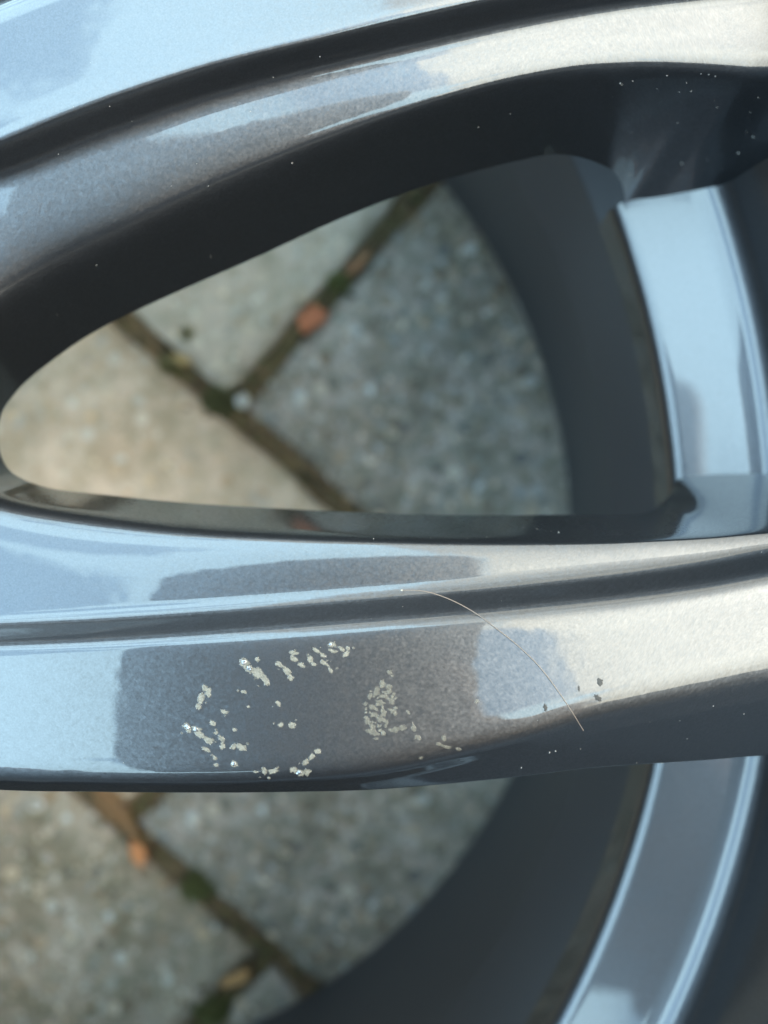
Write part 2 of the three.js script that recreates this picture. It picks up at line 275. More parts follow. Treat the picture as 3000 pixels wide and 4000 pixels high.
for (const [x, y, l, w, t] of [[1296, 1473, 20, 15, 60], [1291, 1508, 24, 12, 40], [1178, 1528, 12, 18, 0], [1250, 1488, 5, 14, 0]]) {
  const hit = onWheel(x, y); if (!hit) continue; const s = K * (H - 0.2);
  settle(mesh('tar_spot', blister(l * s, w * s, x, 0.00004), spotMat, scuffed), hit, scuffed, -t * Math.PI / 180);
}

// ---------------------------------------------------------------- grit on the paint
const gritR = rng(77), gritMat = new THREE.MeshStandardMaterial({ color: new THREE.Color(0.22, 0.21, 0.2), roughness: 0.9 });
const gritAt = [];
for (const [x, y, s] of [[1441, 163, 3], [1367, 175, 3], [1483, 179, 2.5], [1343, 183, 3], [1467, 199, 3], [1549, 232, 4], [1638, 211, 3], [1463, 266, 3], [1620, 242, 3], [1364, 286, 2], [1627, 296, 5], [1612, 285, 3], [1595, 330, 6], [1473, 353, 6], [1528, 345, 3], [1360, 377, 5], [1560, 364, 3], [1340, 180, 4], [1493, 197, 3], [1420, 192, 2], [1531, 161, 3.5], [1545, 165, 3.5], [1514, 160, 3], [1033, 275, 3], [1102, 246, 3],
  [631, 352, 4], [237, 230, 3], [450, 402, 3], [370, 402, 2.5], [455, 553, 3], [208, 573, 3], [164, 343, 2], [126, 333, 3], [285, 262, 2], [541, 241, 2.5], [691, 122, 3], [590, 167, 3], [807, 1164, 3], [392, 1157, 2], [1207, 1150, 3], [1010, 1163, 2], [1051, 1160, 2.5], [930, 1162, 2], [1090, 1164, 2], [980, 1130, 2], [1130, 1140, 3], [1160, 1143, 3], [1309, 1131, 3], [1190, 1147, 2],
  [1187, 1625, 6], [1200, 1622, 5], [1126, 1658, 5], [1223, 1667, 5], [1254, 1618, 3], [1484, 1596, 3], [1375, 1648, 3], [1430, 1648, 3], [1331, 1206, 2], [1225, 1252, 2], [1083, 1298, 2], [870, 1310, 2], [1575, 1197, 3], [1645, 1193, 3], [1541, 1525, 3], [1607, 1542, 3]]) gritAt.push([x, y, s]);
for (let i = 0; i < 200; i++) gritAt.push([gritR() * 1659, gritR() * 1720, 0.5 + 1.6 * gritR() ** 3]);
const gritGeo = new THREE.IcosahedronGeometry(1, 0), gritSpots = [];
for (const [x, y, s] of gritAt) { const hit = onWheel(x, y); if (hit) gritSpots.push([hit, s * K * (H - hit.p.y) * 0.42]); }
const grit = new THREE.InstancedMesh(gritGeo, gritMat, gritSpots.length); grit.name = 'dust'; grit.userData = { kind: 'stuff' }; shade(grit); wheel.add(grit);
{ const o = new THREE.Object3D(); gritSpots.forEach(([h, s], i) => { o.position.copy(wheel.worldToLocal(h.p.clone())); o.scale.set(s * (0.7 + 0.8 * gritR()), s * 0.7, s * (0.7 + 0.8 * gritR())); o.rotation.set(gritR() * 6, gritR() * 6, gritR() * 6); o.updateMatrix(); grit.setMatrixAt(i, o.matrix); }); }

// ---------------------------------------------------------------- a hair across the spoke
{
  const lift = [0.0016, 0.0018, 0.0014, 0.0006, 0.00025, 0.0002, 0.0002, 0.00015, 0.0001, 0.0001];
  const pts = [[868, 1275], [915, 1277], [965, 1292], [1020, 1320], [1070, 1356], [1120, 1396], [1165, 1440], [1205, 1492], [1240, 1545], [1260, 1578]]
    .map(([x, y], i) => { const h = onWheel(x, y), yy = Math.max(h.p.y, i < 4 ? 0.1985 : 0) + lift[i]; return at(x, y, yy); });
  const c = new THREE.CatmullRomCurve3(pts), hairMat = new THREE.MeshPhysicalMaterial({ color: new THREE.Color(0.16, 0.13, 0.115), roughness: 0.4 });
  const h = thing('hair', 'single fine curved hair lying across the scuffed spoke', 'hair');
  mesh('strand', new THREE.TubeGeometry(c, 120, 0.00006, 6), hairMat, h);
  const root = mesh('root', new THREE.SphereGeometry(0.00011, 12, 8), new THREE.MeshPhysicalMaterial({ color: new THREE.Color(0.4, 0.36, 0.3), roughness: 0.5 }), h);
  root.position.copy(pts[0]); root.scale.set(1.6, 0.8, 0.8);
}

// ---------------------------------------------------------------- paving
const PHI = 41 * Math.PI / 180, uV = new THREE.Vector2(Math.cos(PHI), Math.sin(PHI)), vV = new THREE.Vector2(-Math.sin(PHI), Math.cos(PHI));
const flat = (px, py) => { const p = at(px, py, 0); return new THREE.Vector2(p.x, p.z); };
const PITCH = 0.1437, vA = flat(510, 897).dot(vV), uC = flat(725, 615).dot(uV);
function stoneTexture(seed, base, spread, dots, dotTone) {
  const n = 768, c = document.createElement('canvas'); c.width = c.height = n; const g = c.getContext('2d'), r = rng(seed), im = g.createImageData(n, n);
  for (let j = 0; j < n; j++) for (let i = 0; i < n; i++) {
    const f = fbm(i / 90, j / 90, seed, 5) - 0.5, e = fbm(i / 22 + 9, j / 22, seed + 9, 3) - 0.5, k = r() - 0.5, o = (j * n + i) * 4;
    for (let q = 0; q < 3; q++) im.data[o + q] = base[q] + spread * (1.1 * f + 0.8 * e) * (q === 2 ? 1.1 : 1) + 16 * k + (q === 0 ? 10 * e : 0);
    im.data[o + 3] = 255;
  }
  g.putImageData(im, 0, 0);
  for (let i = 0; i < dots; i++) {
    const t = (r() - 0.45) * dotTone, w = (r() - 0.5) * 30, s = (0.5 + r() * r() * 2.2) * n * 0.0075; g.globalAlpha = 0.25 + 0.6 * r();
    g.fillStyle = `rgb(${Math.round(base[0] + t + w)},${Math.round(base[1] + t)},${Math.round(base[2] + t - w)})`;
    g.beginPath(); g.ellipse(r() * n, r() * n, s, s * (0.6 + 0.4 * r()), r() * 3, 0, 6.3); g.fill();
  }
  const t = new THREE.CanvasTexture(c); t.colorSpace = THREE.SRGBColorSpace; t.wrapS = t.wrapT = THREE.RepeatWrapping; t.repeat.set(1 / 0.15, 1 / 0.15); return t;
}
const stoneBump = dataTex(512, (i, j) => { const v = 0.5 * noise(i / 6, j / 6, 61, 0) + 0.35 * noise(i / 2.5, j / 2.5, 62, 0) + 0.3 * noise(i / 22, j / 22, 63, 0); const c = Math.min(255, 220 * v); return [c, c, c]; }, false, 1 / 0.15);
const stone = (t) => new THREE.MeshStandardMaterial({ map: t, roughness: 0.92, bumpMap: stoneBump, bumpScale: 0.0012 });
const STONES = {
  tan: stone(stoneTexture(101, [164, 149, 131], 46, 900, 70)), pale: stone(stoneTexture(102, [159, 150, 137], 44, 1100, 90)),
  grey: stone(stoneTexture(103, [122, 116, 107], 52, 2600, 135)), warm: stone(stoneTexture(104, [134, 124, 110], 56, 2000, 135)),
};
const pavement = new THREE.Group(); pavement.name = 'pavement'; pavement.userData = { kind: 'structure', label: 'weathered square concrete paving stones laid in running bond', category: 'pavement' }; scene.add(pavement);
function paver(seed, n) {                                           // worn edges, chipped outline, uneven top
  const half = 0.0679, g = [], uv = [], ix = [], N = n + 1, top = (x, z) => {
    const ex = half - Math.abs(x), ez = half - Math.abs(z), e = Math.min(ex, ez);
    return 0.0014 * (fbm(x * 40 + seed, z * 40, seed, 4) - 0.5) - 0.0035 * (1 - sstep(0, 0.006, e + 0.004 * (noise(x * 160 + 9, z * 160 + seed, seed + 2) - 0.5)));
  };
  const wob = (a, b, s) => 0.0042 * (fbm(a * 60 + 5, s * 3 + seed, seed + 4, 3) - 0.5);
  for (let j = 0; j < N; j++) for (let i = 0; i < N; i++) {
    let x = (i / n * 2 - 1), z = (j / n * 2 - 1); x = Math.sign(x) * (1 - (1 - Math.abs(x)) ** 1.25); z = Math.sign(z) * (1 - (1 - Math.abs(z)) ** 1.25); x *= half; z *= half;
    const y = top(x, z) - 0.0006; g.push(x + Math.abs(x / half) ** 6 * wob(z, 0, x > 0 ? 1 : 2), y, z + Math.abs(z / half) ** 6 * wob(x, 0, z > 0 ? 3 : 4)); uv.push(x + 0.075, z + 0.075);
  }
  for (let j = 0; j < n; j++) for (let i = 0; i < n; i++) { const p = j * N + i, q = p + N; ix.push(p, q, p + 1, p + 1, q, q + 1); }
  const rim = []; for (let i = 0; i < n; i++) rim.push(i); for (let j = 0; j < n; j++) rim.push(j * N + n); for (let i = n; i > 0; i--) rim.push(n * N + i); for (let j = n; j > 0; j--) rim.push(j * N);
  const b0 = g.length / 3; rim.forEach((r) => { g.push(g[r * 3] * 1.004, -0.06, g[r * 3 + 2] * 1.004); uv.push(uv[r * 2], uv[r * 2 + 1]); });
  rim.forEach((r, k) => { const s = rim[(k + 1) % rim.length], b = b0 + k, c = b0 + (k + 1) % rim.length; ix.push(r, s, b, s, c, b); });
  const geo = new THREE.BufferGeometry(); geo.setAttribute('position', new THREE.Float32BufferAttribute(g, 3)); geo.setAttribute('uv', new THREE.Float32BufferAttribute(uv, 2)); geo.setIndex(ix); geo.computeVertexNormals(); return geo;
}
const nearPavers = [1, 2, 3, 4, 5].map((s) => paver(s * 13, 40)), farPavers = [1, 2, 3].map((s) => paver(s * 17, 5));
const pr = rng(9);
for (let row = -6; row <= 7; row++) for (let col = -7; col <= 7; col++) {
  const v = vA + (row + 0.5) * PITCH, u = uC + (col + 0.5 + (row & 1 ? 0 : 0.5)) * PITCH, x = u * uV.x + v * vV.x, z = u * uV.y + v * vV.y, near = Math.hypot(x, z) < 0.3;
  let kind = ['tan', 'pale', 'grey', 'warm'][Math.floor(pr() * 4)];
  if (row === -1) kind = col === -1 ? 'pale' : col === 0 ? 'grey' : kind;
  if (row === 0) kind = col === -1 ? 'tan' : col === 0 ? 'grey' : kind;
  if (row === 1) kind = col === 0 ? 'warm' : col === 1 ? 'grey' : kind;
  const m = mesh('paving_stone', near ? nearPavers[Math.floor(pr() * 5)] : farPavers[Math.floor(pr() * 3)], STONES[kind], pavement);
  m.position.set(x, (pr() - 0.5) * 0.001, z); m.rotation.y = -PHI + (pr() - 0.5) * 0.014;
}
// soil in the joints, reaching out as bare ground beyond the stones
const soilTex = dataTex(256, (i, j) => { const f = 0.6 * noise(i / 9, j / 9, 71, 0) + 0.4 * noise(i / 3, j / 3, 72, 0); return [70 + 46 * f, 58 + 38 * f, 42 + 28 * f]; }, true, 1 / 0.06);
const soilMat = new THREE.MeshStandardMaterial({ map: soilTex, roughness: 1, bumpMap: soilTex, bumpScale: 0.002 });
const soilGeo = new THREE.PlaneGeometry(2.6, 2.6, 1, 1); { const u = soilGeo.attributes.uv; for (let i = 0; i < u.count; i++) u.setXY(i, u.getX(i) * 2.6, u.getY(i) * 2.6); }
const soil = mesh('joint_soil', soilGeo, soilMat, pavement); soil.rotation.x = -Math.PI / 2; soil.position.y = -0.005; soil.userData.kind = 'stuff';
const ground = mesh('ground', new THREE.PlaneGeometry(60, 60), new THREE.MeshStandardMaterial({ color: new THREE.Color(0.26, 0.245, 0.22), roughness: 0.95 }), scene);
ground.rotation.x = -Math.PI / 2; ground.position.y = -0.062; ground.userData = { kind: 'structure', label: 'grey paved yard running on beyond the paving stones', category: 'ground' };

// moss and litter in the joints
const mossMats = [[0.10, 0.11, 0.038], [0.075, 0.08, 0.034], [0.15, 0.14, 0.065], [0.055, 0.042, 0.028]].map((c) => new THREE.MeshStandardMaterial({ color: new THREE.Color(...c), roughness: 1 }));
const frond = (() => { const g = []; const r = rng(3); for (let k = 0; k < 7; k++) { const a = r() * 6.3, l = 0.5 + 0.6 * r(), h = 0.5 + 0.7 * r(); const c = Math.cos(a), s = Math.sin(a); g.push(-0.16 * s, 0, 0.16 * c, 0.16 * s, 0, -0.16 * c, l * c, h, l * s); } const b = new THREE.BufferGeometry(); b.setAttribute('position', new THREE.Float32BufferAttribute(g, 3)); b.computeVertexNormals(); return b; })();
mossMats.forEach((m) => { m.side = THREE.DoubleSide; });
function mossPatch(name, spots, mat, parent) {
  const im = new THREE.InstancedMesh(frond, mat, spots.length), o = new THREE.Object3D(); im.name = name; shade(im); parent.add(im);
  spots.forEach(([x, y, z, s], i) => { o.position.set(x, y, z); o.scale.setScalar(s); o.rotation.set(0, i * 2.4, 0); o.updateMatrix(); im.setMatrixAt(i, o.matrix); });
  return im;
}
const mr = rng(21), jointSpots = [[], [], [], []];
function joint(a, b, n, lush) { for (let i = 0; i < n; i++) { const t = mr(), w = (mr() + mr() - 1) * 0.0042, p = a.clone().lerp(b, t), d = b.clone().sub(a).normalize(); const k = mr() < lush ? (mr() < 0.25 ? 2 : mr() < 0.6 ? 0 : 1) : 3; jointSpots[k].push([p.x - d.y * w, -0.0048 + 0.001 * mr(), p.y + d.x * w, 0.0008 + 0.0016 * mr()]); } }
const onUV = (u, v) => new THREE.Vector2(u * uV.x + v * vV.x, u * uV.y + v * vV.y);
for (let row = -1; row <= 2; row++) joint(onUV(uC - 0.4, vA + row * PITCH), onUV(uC + 0.4, vA + row * PITCH), 1500, 0.4);
for (let row = -1; row <= 1; row++) for (let col = -2; col <= 2; col++) { const u = uC + (col + (row & 1 ? 0 : 0.5)) * PITCH; joint(onUV(u, vA + row * PITCH), onUV(u, vA + (row + 1) * PITCH), 350, 0.5); }
jointSpots.forEach((s, k) => { const m = mossPatch(numbered('joint_moss'), s, mossMats[k], pavement); m.userData.kind = 'stuff'; });
{ // crumbs of soil and grit lying in and beside the joints
  const n = 1500, g = new THREE.IcosahedronGeometry(1, 0), im = new THREE.InstancedMesh(g, new THREE.MeshStandardMaterial({ roughness: 1 }), n), o = new THREE.Object3D(), c = new THREE.Color(), r = rng(88);
  for (let i = 0; i < n; i++) {
    const row = Math.floor(r() * 4) - 1, across = r() < 0.45, u0 = uC + (r() - 0.5) * 0.8, off = (r() + r() + r() - 1.5) * 0.011, col = Math.floor(r() * 5) - 2;
    const p = across ? onUV(uC + (col + (row & 1 ? 0 : 0.5)) * PITCH + off, vA + (row + r()) * PITCH) : onUV(u0, vA + row * PITCH + off), s = 0.0003 + 0.0011 * r() ** 3, inJoint = Math.abs(off) < 0.0042;
    o.position.set(p.x, inJoint ? -0.0046 : -0.0004, p.y); o.scale.set(s * (0.7 + r()), s * 0.8, s * (0.7 + r())); o.rotation.set(r() * 6, r() * 6, 0); o.updateMatrix(); im.setMatrixAt(i, o.matrix);
    const t = 0.05 + 0.22 * r() ** 2; im.setColorAt(i, c.setRGB(t * 1.25, t, t * 0.72));
  }
  im.name = 'grit'; im.userData.kind = 'stuff'; shade(im); pavement.add(im);
}
function tuft(px, py, rad, n, mat, label) {
  const c = flat(px, py), o = thing('moss_tuft', label, 'moss', null), g = [];
  o.position.set(c.x, -0.004, c.y);
  for (let i = 0; i < n; i++) { const a = mr() * 6.3, d = mr() ** 0.7 * rad * (0.45 + 1.1 * noise(5 + 1.4 * Math.cos(a), 5 + 1.4 * Math.sin(a), px)), f = frond.clone(); f.scale(0.0016, 0.0018, 0.0016); f.rotateY(mr() * 6); f.translate(d * Math.cos(a), 0.004 * Math.max(0, 1 - (d / rad) ** 2), d * Math.sin(a)); g.push(f); }
  mesh('fronds', mergeGeometries(g), mat, o);
}
tuft(462, 862, 0.0062, 260, mossMats[1], 'dark green moss tuft where three paving stone joints meet');
tuft(405, 722, 0.0045, 110, mossMats[2], 'thin green moss film on the edge of the pale stone');
tuft(728, 610, 0.005, 150, mossMats[0], 'green moss tuft in the joint beside two orange leaf scraps');
tuft(422, 1912, 0.0062, 240, mossMats[0], 'bright round moss cushion in the joint of the warm grey stone');
tuft(460, 2195, 0.007, 240, mossMats[0], 'moss tuft in the short joint beside a brown leaf scrap');
tuft(362, 790, 0.004, 110, mossMats[2], 'yellowish moss tuft on the edge of the tan stone');
function scrap(px, py, len, wid, turn, col, label, y = 0.001) {
  const s = new THREE.Shape(), n = 26; for (let k = 0; k < n; k++) { const a = k / n * 6.2832, w = 0.55 + 0.5 * noise(4 + 1.5 * Math.cos(a), 4 + 1.5 * Math.sin(a), px) + 0.55 * (noise(9 + 4 * Math.cos(a), 9 + 4 * Math.sin(a), py) - 0.4); s[k ? 'lineTo' : 'moveTo'](Math.cos(a) * w * len / 2, Math.sin(a) * w * wid / 2); }
  const g = new THREE.ExtrudeGeometry(s, { depth: 0.0004, bevelEnabled: true, bevelSize: 0.0002, bevelThickness: 0.0002, bevelSegments: 1, curveSegments: 10 });
  g.rotateX(-Math.PI / 2); const p = g.attributes.position; for (let i = 0; i < p.count; i++) p.setY(i, p.getY(i) + 18 * p.getX(i) ** 2 + 10 * p.getZ(i) * p.getX(i)); g.computeVertexNormals();
  const m = shade(new THREE.Mesh(g, new THREE.MeshStandardMaterial({ color: new THREE.Color(...col), roughness: 0.8 }))); m.name = numbered('leaf_scrap'); const c = flat(px, py); m.position.set(c.x, y, c.y); m.rotation.y = turn * Math.PI / 180; m.userData = { label, category: 'leaf' }; scene.add(m);
}
scrap(676, 688, 0.0135, 0.008, 38, [0.30, 0.10, 0.045], 'large rust orange leaf scrap lying on the joint of the grey stone');
scrap(772, 572, 0.013, 0.004, 46, [0.22, 0.11, 0.055], 'small brownish orange leaf scrap in the joint above the larger one');
scrap(300, 1842, 0.012, 0.006, -70, [0.40, 0.16, 0.06], 'orange leaf scrap at the corner of the warm grey stone');
scrap(245, 1752, 0.022, 0.012, -50, [0.14, 0.075, 0.03], 'dark brown leaf scrap filling the joint crossing', -0.002);
scrap(510, 2110, 0.012, 0.005, 30, [0.30, 0.17, 0.07], 'ochre leaf scrap beside the moss in the short joint');
scrap(395, 778, 0.008, 0.004, -35, [0.27, 0.19, 0.08], 'yellow ochre leaf scrap on the edge of the tan stone');
{ const g = new THREE.IcosahedronGeometry(0.0029, 3), p = g.attributes.position; for (let i = 0; i < p.count; i++) { const s = 0.85 + 0.35 * noise(p.getX(i) * 500 + 9, p.getZ(i) * 500 + 9, 4); p.setXYZ(i, p.getX(i) * s, p.getY(i) * s * 0.7, p.getZ(i) * s); } g.computeVertexNormals();
  const m = shade(new THREE.Mesh(g, new THREE.MeshStandardMaterial({ color: new THREE.Color(0.36, 0.36, 0.34), roughness: 0.8 }))); m.name = 'pebble'; const c = flat(527, 868); m.position.set(c.x, 0.001, c.y); m.userData = { label: 'small white pebble on the corner of the grey paving stone', category: 'pebble' }; scene.add(m); }

// ---------------------------------------------------------------- the phone that takes the picture, seen as the dark shape in the paint
{
  const ph = thing('smartphone', 'silver smartphone held over the wheel, mirrored in the scuffed spoke', 'phone');
  const o = new THREE.Shape(), w = 0.048, h = 0.0835, r = 0.011; o.moveTo(-w + r, -h); o.lineTo(w - r, -h); o.quadraticCurveTo(w, -h, w, -h + r); o.lineTo(w, h - r); o.quadraticCurveTo(w, h, w - r, h); o.lineTo(-w + r, h); o.quadraticCurveTo(-w, h, -w, h - r); o.lineTo(-w, -h + r); o.quadraticCurveTo(-w, -h, -w + r, -h);
  const slab = new THREE.ExtrudeGeometry(o, { depth: 0.005, bevelEnabled: true, bevelSize: 0.0015, bevelThickness: 0.002, bevelOffset: -0.0015, bevelSegments: 4, curveSegments: 10 }); slab.rotateX(Math.PI / 2); slab.translate(0, 0.0025, 0);
  ph.position.set(-0.0235, H + 0.0065, 0.05);
  mesh('body', slab, new THREE.MeshPhysicalMaterial({ color: new THREE.Color(0.70, 0.73, 0.80), metalness: 0.2, roughness: 0.45 }), ph);
  const lens = mesh('lens', new THREE.CylinderGeometry(0.006, 0.006, 0.0008, 32), new THREE.MeshPhysicalMaterial({ color: new THREE.Color(0.01, 0.01, 0.012), roughness: 0.1 }), ph); lens.position.set(0.0235, -0.0048, -0.05);
}

// ---------------------------------------------------------------- the photographer, squatting over the wheel: shades it and is mirrored in it
function netMesh(f, lo, hi, cell) {                                 // surface nets over a distance field
  const n = [0, 1, 2].map((k) => Math.ceil((hi[k] - lo[k]) / cell) + 1), [nx, ny, nz] = n, val = new Float32Array(nx * ny * nz), id = new Int32Array(nx * ny * nz).fill(-1), P = [], I = [];
  for (let z = 0; z < nz; z++) for (let y = 0; y < ny; y++) for (let x = 0; x < nx; x++) val[x + nx * (y + ny * z)] = f(lo[0] + x * cell, lo[1] + y * cell, lo[2] + z * cell);
  const at3 = (x, y, z) => x + nx * (y + ny * z);
  for (let z = 0; z < nz - 1; z++) for (let y = 0; y < ny - 1; y++) for (let x = 0; x < nx - 1; x++) {
    let c = 0, sx = 0, sy = 0, sz = 0; const v = (k) => val[at3(x + (k & 1), y + ((k >> 1) & 1), z + (k >> 2))];
    for (let a = 0; a < 8; a++) for (const d of [1, 2, 4]) if (!(a & d)) { const b = a | d, va = v(a), vb = v(b); if ((va < 0) !== (vb < 0)) { const t = va / (va - vb); c++; sx += (a & 1) + t * ((b & 1) - (a & 1)); sy += ((a >> 1) & 1) + t * (((b >> 1) & 1) - ((a >> 1) & 1)); sz += (a >> 2) + t * ((b >> 2) - (a >> 2)); } }
    if (c) { id[at3(x, y, z)] = P.length / 3; P.push(lo[0] + (x + sx / c) * cell, lo[1] + (y + sy / c) * cell, lo[2] + (z + sz / c) * cell); }
  }
  const quad = (a, b, c, d, flip) => { if (a < 0 || b < 0 || c < 0 || d < 0) return; flip ? I.push(a, c, b, a, d, c) : I.push(a, b, c, a, c, d); };
  for (let z = 1; z < nz - 1; z++) for (let y = 1; y < ny - 1; y++) for (let x = 1; x < nx - 1; x++) {
    const s = val[at3(x, y, z)] < 0;
    if (s !== val[at3(x + 1, y, z)] < 0) quad(id[at3(x, y - 1, z - 1)], id[at3(x, y, z - 1)], id[at3(x, y, z)], id[at3(x, y - 1, z)], !s);
    if (s !== val[at3(x, y + 1, z)] < 0) quad(id[at3(x - 1, y, z - 1)], id[at3(x - 1, y, z)], id[at3(x, y, z)], id[at3(x, y, z - 1)], !s);
    if (s !== val[at3(x, y, z + 1)] < 0) quad(id[at3(x - 1, y - 1, z)], id[at3(x, y - 1, z)], id[at3(x, y, z)], id[at3(x - 1, y, z)], !s);
  }
  const g = new THREE.BufferGeometry(); g.setAttribute('position', new THREE.Float32BufferAttribute(P, 3)); g.setIndex(I); g.computeVertexNormals(); return g;
}
function field(caps, k) {                                           // tapered capsules joined with a smooth minimum
  const C = caps.map(([a, b, ra, rb]) => ({ a, d: [b[0] - a[0], b[1] - a[1], b[2] - a[2]], ra, rb, l: Math.max(1e-9, (b[0] - a[0]) ** 2 + (b[1] - a[1]) ** 2 + (b[2] - a[2]) ** 2) }));
  return (x, y, z) => {
    let m = 9;
    for (const c of C) {
      const px = x - c.a[0], py = y - c.a[1], pz = z - c.a[2], t = Math.min(1, Math.max(0, (px * c.d[0] + py * c.d[1] + pz * c.d[2]) / c.l)), r = Math.hypot(px - t * c.d[0], py - t * c.d[1], pz - t * c.d[2]) - (c.ra + (c.rb - c.ra) * t), h = Math.max(0, k - Math.abs(m - r)) / k;
      m = Math.min(m, r) - h * h * k * 0.25;
    }
    return m;
  };
}
{
  const J = { hip: [0, 0.36, 0.86], waist: [0, 0.50, 0.80], chest: [0, 0.66, 0.66], neck: [0, 0.76, 0.55], head: [-0.01, 0.815, 0.44],
    hipR: [0.10, 0.33, 0.86], hipL: [-0.10, 0.33, 0.86], kneeR: [0.25, 0.52, 0.50], kneeL: [-0.25, 0.52, 0.50], ankR: [0.18, 0.09, 0.72], ankL: [-0.18, 0.09, 0.72],
    shR: [0.19, 0.69, 0.61], shL: [-0.19, 0.69, 0.61], elR: [0.25, 0.46, 0.40], elL: [-0.30, 0.50, 0.62], wrR: [0.095, 0.323, 0.205], wrL: [-0.27, 0.565, 0.42] };
  const limbs = (g) => ({ torso: [[J.hip, J.waist, 0.135 + g, 0.125 + g], [J.waist, J.chest, 0.125 + g, 0.14 + g], [J.chest, J.neck, 0.13 + g, 0.075 + g], [J.shL, J.shR, 0.07 + g, 0.07 + g]],
    arms: [[J.shR, J.elR, 0.052 + g, 0.042 + g], [J.elR, J.wrR, 0.042 + g, 0.028 + g], [J.shL, J.elL, 0.052 + g, 0.042 + g], [J.elL, J.wrL, 0.042 + g, 0.028 + g]],
    legs: [[J.hipR, J.kneeR, 0.085 + g, 0.06 + g], [J.kneeR, J.ankR, 0.06 + g, 0.038 + g], [J.hipL, J.kneeL, 0.085 + g, 0.06 + g], [J.kneeL, J.ankL, 0.06 + g, 0.038 + g], [J.hipL, J.hipR, 0.12 + g, 0.12 + g]] });
  const B = limbs(0), skin = new THREE.MeshPhysicalMaterial({ color: new THREE.Color(0.42, 0.25, 0.17), roughness: 0.55 });
  const p = thing('person', 'person in a dark navy jacket squatting and holding the phone over the wheel', 'person');
  const trunk = netMesh(field([...B.torso, ...B.arms, ...B.legs, [J.neck, [-0.005, 0.80, 0.49], 0.058, 0.055], [[0.18, 0.04, 0.74], [0.2, 0.03, 0.56], 0.036, 0.03], [[-0.18, 0.04, 0.74], [-0.2, 0.03, 0.56], 0.036, 0.03]], 0.04), [-0.45, -0.02, 0.1], [0.45, 0.95, 1.08], 0.0125);
  // head bowed towards the phone: skull, face, jaw, brow, nose, ears
  const hx = J.head[0], hy = J.head[1], hz = J.head[2];
  const head = netMesh(field([[[hx, hy + 0.035, hz + 0.02], [hx, hy - 0.005, hz - 0.01], 0.082, 0.072], [[hx, hy - 0.06, hz - 0.03], [hx, hy - 0.085, hz - 0.035], 0.052, 0.036], [[hx - 0.03, hy - 0.012, hz - 0.074], [hx + 0.03, hy - 0.012, hz - 0.074], 0.014, 0.014],
    [[hx, hy - 0.02, hz - 0.085], [hx, hy - 0.052, hz - 0.1], 0.008, 0.013], [[hx - 0.02, hy - 0.078, hz - 0.076], [hx + 0.02, hy - 0.078, hz - 0.076], 0.009, 0.009], [[hx - 0.078, hy - 0.005, hz + 0.01], [hx - 0.08, hy - 0.045, hz], 0.013, 0.01], [[hx + 0.078, hy - 0.005, hz + 0.01], [hx + 0.08, hy - 0.045, hz], 0.013, 0.01], [[hx, hy - 0.06, hz + 0.02], [0, 0.775, 0.53], 0.055, 0.056]], 0.018), [hx - 0.12, hy - 0.15, hz - 0.14], [hx + 0.12, hy + 0.14, hz + 0.15], 0.004);
  // right hand: fingers under the phone, thumb over its edge
  const fingers = [[0.096, 0.004, 0.0086], [0.115, 0.007, 0.0083], [0.132, 0.014, 0.0074]], handCaps = [[[0.074, 0.316, 0.17], [0.058, 0.312, 0.115], 0.017, 0.015], [[0.078, 0.318, 0.155], [0.058, 0.312, 0.098], 0.016, 0.013], [[0.070, 0.314, 0.175], [0.057, 0.309, 0.136], 0.016, 0.013], [J.wrR, [0.074, 0.317, 0.165], 0.026, 0.02], [[0.056, 0.310, 0.102], [0.037, 0.3035, 0.084], 0.0094, 0.0086], [[0.037, 0.3035, 0.084], [0.022, 0.3034, 0.062], 0.0086, 0.008], [[0.022, 0.3034, 0.062], [0.015, 0.3045, 0.044], 0.008, 0.0068]];
  for (const [z, tip, r] of fingers) handCaps.push([[0.058, 0.310, z + 0.006], [0.044, 0.3035, z + 0.002], r + 0.001, r], [[0.044, 0.3035, z + 0.002], [0.026, 0.3032, z], r, r - 0.0004], [[0.026, 0.3032, z], [tip, 0.3045, z - 0.001], r - 0.0004, r - 0.0014]);
  handCaps.push([[0.072, 0.322, 0.15], [0.054, 0.333, 0.118], 0.014, 0.0105], [[0.054, 0.333, 0.118], [0.030, 0.3325, 0.097], 0.0105, 0.0095], [[0.030, 0.3325, 0.097], [0.014, 0.331, 0.086], 0.0095, 0.0085]);
  const hand = netMesh(field(handCaps, 0.006), [-0.012, 0.285, 0.02], [0.13, 0.355, 0.25], 0.0028);
  // left hand resting on the knee
  const L = [], w = J.wrL; L.push([w, [-0.262, 0.572, 0.375], 0.026, 0.02], [[-0.275, 0.573, 0.375], [-0.28, 0.572, 0.345], 0.015, 0.013], [[-0.255, 0.573, 0.375], [-0.248, 0.572, 0.345], 0.015, 0.013]);
  [[-0.287, 0.040, 0.0078], [-0.273, 0.052, 0.0086], [-0.259, 0.055, 0.0088], [-0.245, 0.047, 0.0084]].forEach(([x, l, r]) => L.push([[x, 0.572, 0.342], [x, 0.562, 0.342 - l * 0.55], r + 0.0008, r], [[x, 0.562, 0.342 - l * 0.55], [x, 0.540, 0.342 - l * 0.9], r, r - 0.0015]));
  L.push([[-0.24, 0.57, 0.385], [-0.218, 0.562, 0.355], 0.013, 0.010], [[-0.218, 0.562, 0.355], [-0.21, 0.552, 0.332], 0.010, 0.0085]);
  const handL = netMesh(field(L, 0.006), [-0.32, 0.51, 0.26], [-0.19, 0.61, 0.46], 0.003);
  mesh('body', mergeGeometries([trunk, head, hand, handL]), skin, p);
  const folds = (f, amp) => (x, y, z) => f(x, y, z) - amp * (noise(x * 28 + 40, (y + z) * 20 + 40, 41) - 0.5);
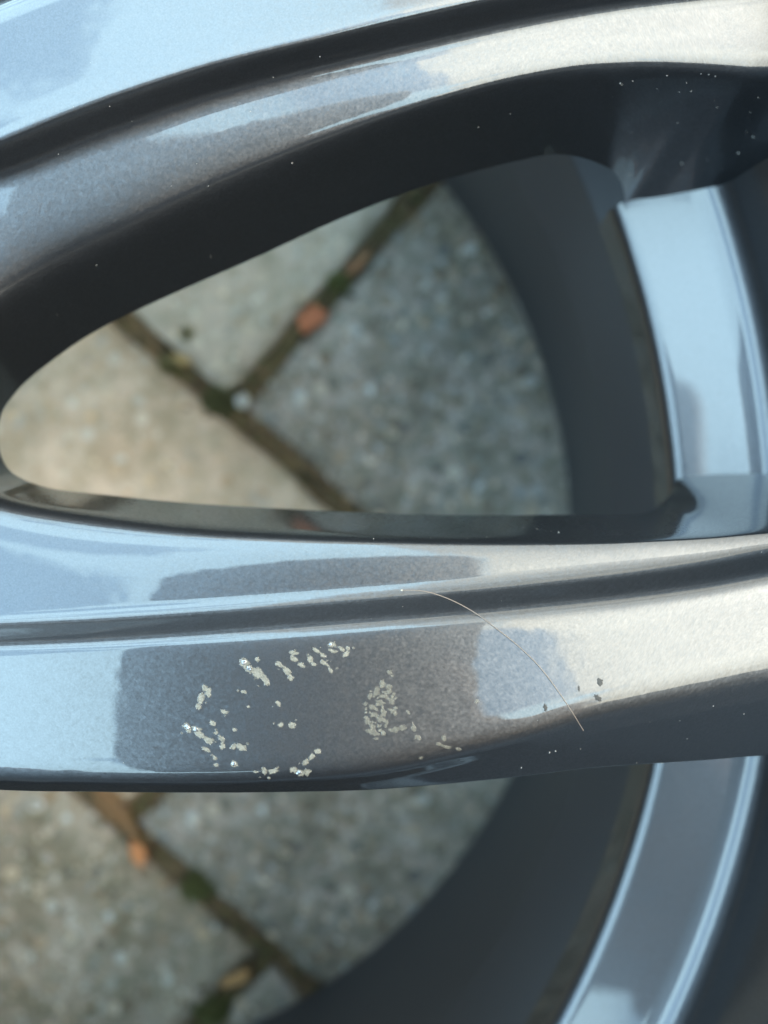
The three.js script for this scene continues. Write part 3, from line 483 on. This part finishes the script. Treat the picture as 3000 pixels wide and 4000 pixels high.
  const G = limbs(0.014);
  mesh('jacket', netMesh(folds(field([...G.torso.slice(0, 3), [J.shL, J.shR, 0.085, 0.085], ...G.arms], 0.05), 0.014), [-0.45, 0.2, 0.1], [0.45, 0.9, 1.1], 0.0125), new THREE.MeshStandardMaterial({ color: new THREE.Color(0.035, 0.04, 0.058), roughness: 0.9 }), p);
  mesh('trousers', netMesh(folds(field(limbs(0.016).legs, 0.04), 0.01), [-0.45, 0.05, 0.3], [0.45, 0.7, 1.1], 0.0125), new THREE.MeshStandardMaterial({ color: new THREE.Color(0.045, 0.055, 0.08), roughness: 0.9 }), p);
  for (const s of [1, -1]) mesh('shoe', netMesh(field([[[s * 0.18, 0.045, 0.76], [s * 0.2, 0.036, 0.54], 0.045, 0.038], [J.ankR.map((v, k) => k ? v : s * 0.18), [s * 0.185, 0.05, 0.68], 0.048, 0.05]], 0.02), [s * 0.19 - 0.1, -0.02, 0.46], [s * 0.19 + 0.1, 0.18, 0.86], 0.008), new THREE.MeshStandardMaterial({ color: new THREE.Color(0.02, 0.02, 0.02), roughness: 0.7 }), p);
  const hairF = field([[[hx, hy + 0.05, hz + 0.035], [hx, hy + 0.01, hz + 0.055], 0.082, 0.07]], 0.02);
  mesh('hair', netMesh((x, y, z) => Math.max(hairF(x, y, z) - 0.006 * noise(x * 150 + 30, z * 150 + 30, 12), hz - 0.052 - z + 0.5 * Math.max(0, hy + 0.02 - y)), [hx - 0.12, hy - 0.1, hz - 0.12], [hx + 0.12, hy + 0.16, hz + 0.16], 0.005), new THREE.MeshStandardMaterial({ color: new THREE.Color(0.05, 0.03, 0.02), roughness: 0.8 }), p);
  for (const s of [1, -1]) { const e = mesh('eye', new THREE.SphereGeometry(0.011, 16, 12), new THREE.MeshPhysicalMaterial({ color: new THREE.Color(0.5, 0.48, 0.45), roughness: 0.2 }), p); e.position.set(hx + s * 0.03, hy - 0.026, hz - 0.066); }
}

// ---------------------------------------------------------------- dark timber fence behind the photographer, mirrored as the black line along the steps of the spokes
{
  const f = thing('timber_fence', 'dark stained timber fence at the edge of the yard', 'fence'), r = rng(31), mats = [0.028, 0.034, 0.04].map((c) => new THREE.MeshStandardMaterial({ color: new THREE.Color(c * 1.1, c, c * 0.9), roughness: 0.85 }));
  f.position.set(0, -0.062, 1.5);
  const b = new RoundedBoxGeometry(0.145, 1.8, 0.02, 1, 0.004);
  for (let i = -14; i <= 14; i++) { const m = mesh('board', b, mats[Math.floor(r() * 3)], f); m.position.set(i * 0.15, 0.92 + 0.01 * r(), 0.004 * r()); }
  for (const y of [0.35, 1.5]) { const m = mesh('rail', new RoundedBoxGeometry(4.35, 0.09, 0.045, 1, 0.006), mats[0], f); m.position.set(0, y, 0.036); }
  for (const x of [-2.1, 0, 2.1]) { const m = mesh('post', new RoundedBoxGeometry(0.09, 1.9, 0.09, 1, 0.008), mats[1], f); m.position.set(x, 0.95, 0.105); }
}

renderer.render(scene, camera);
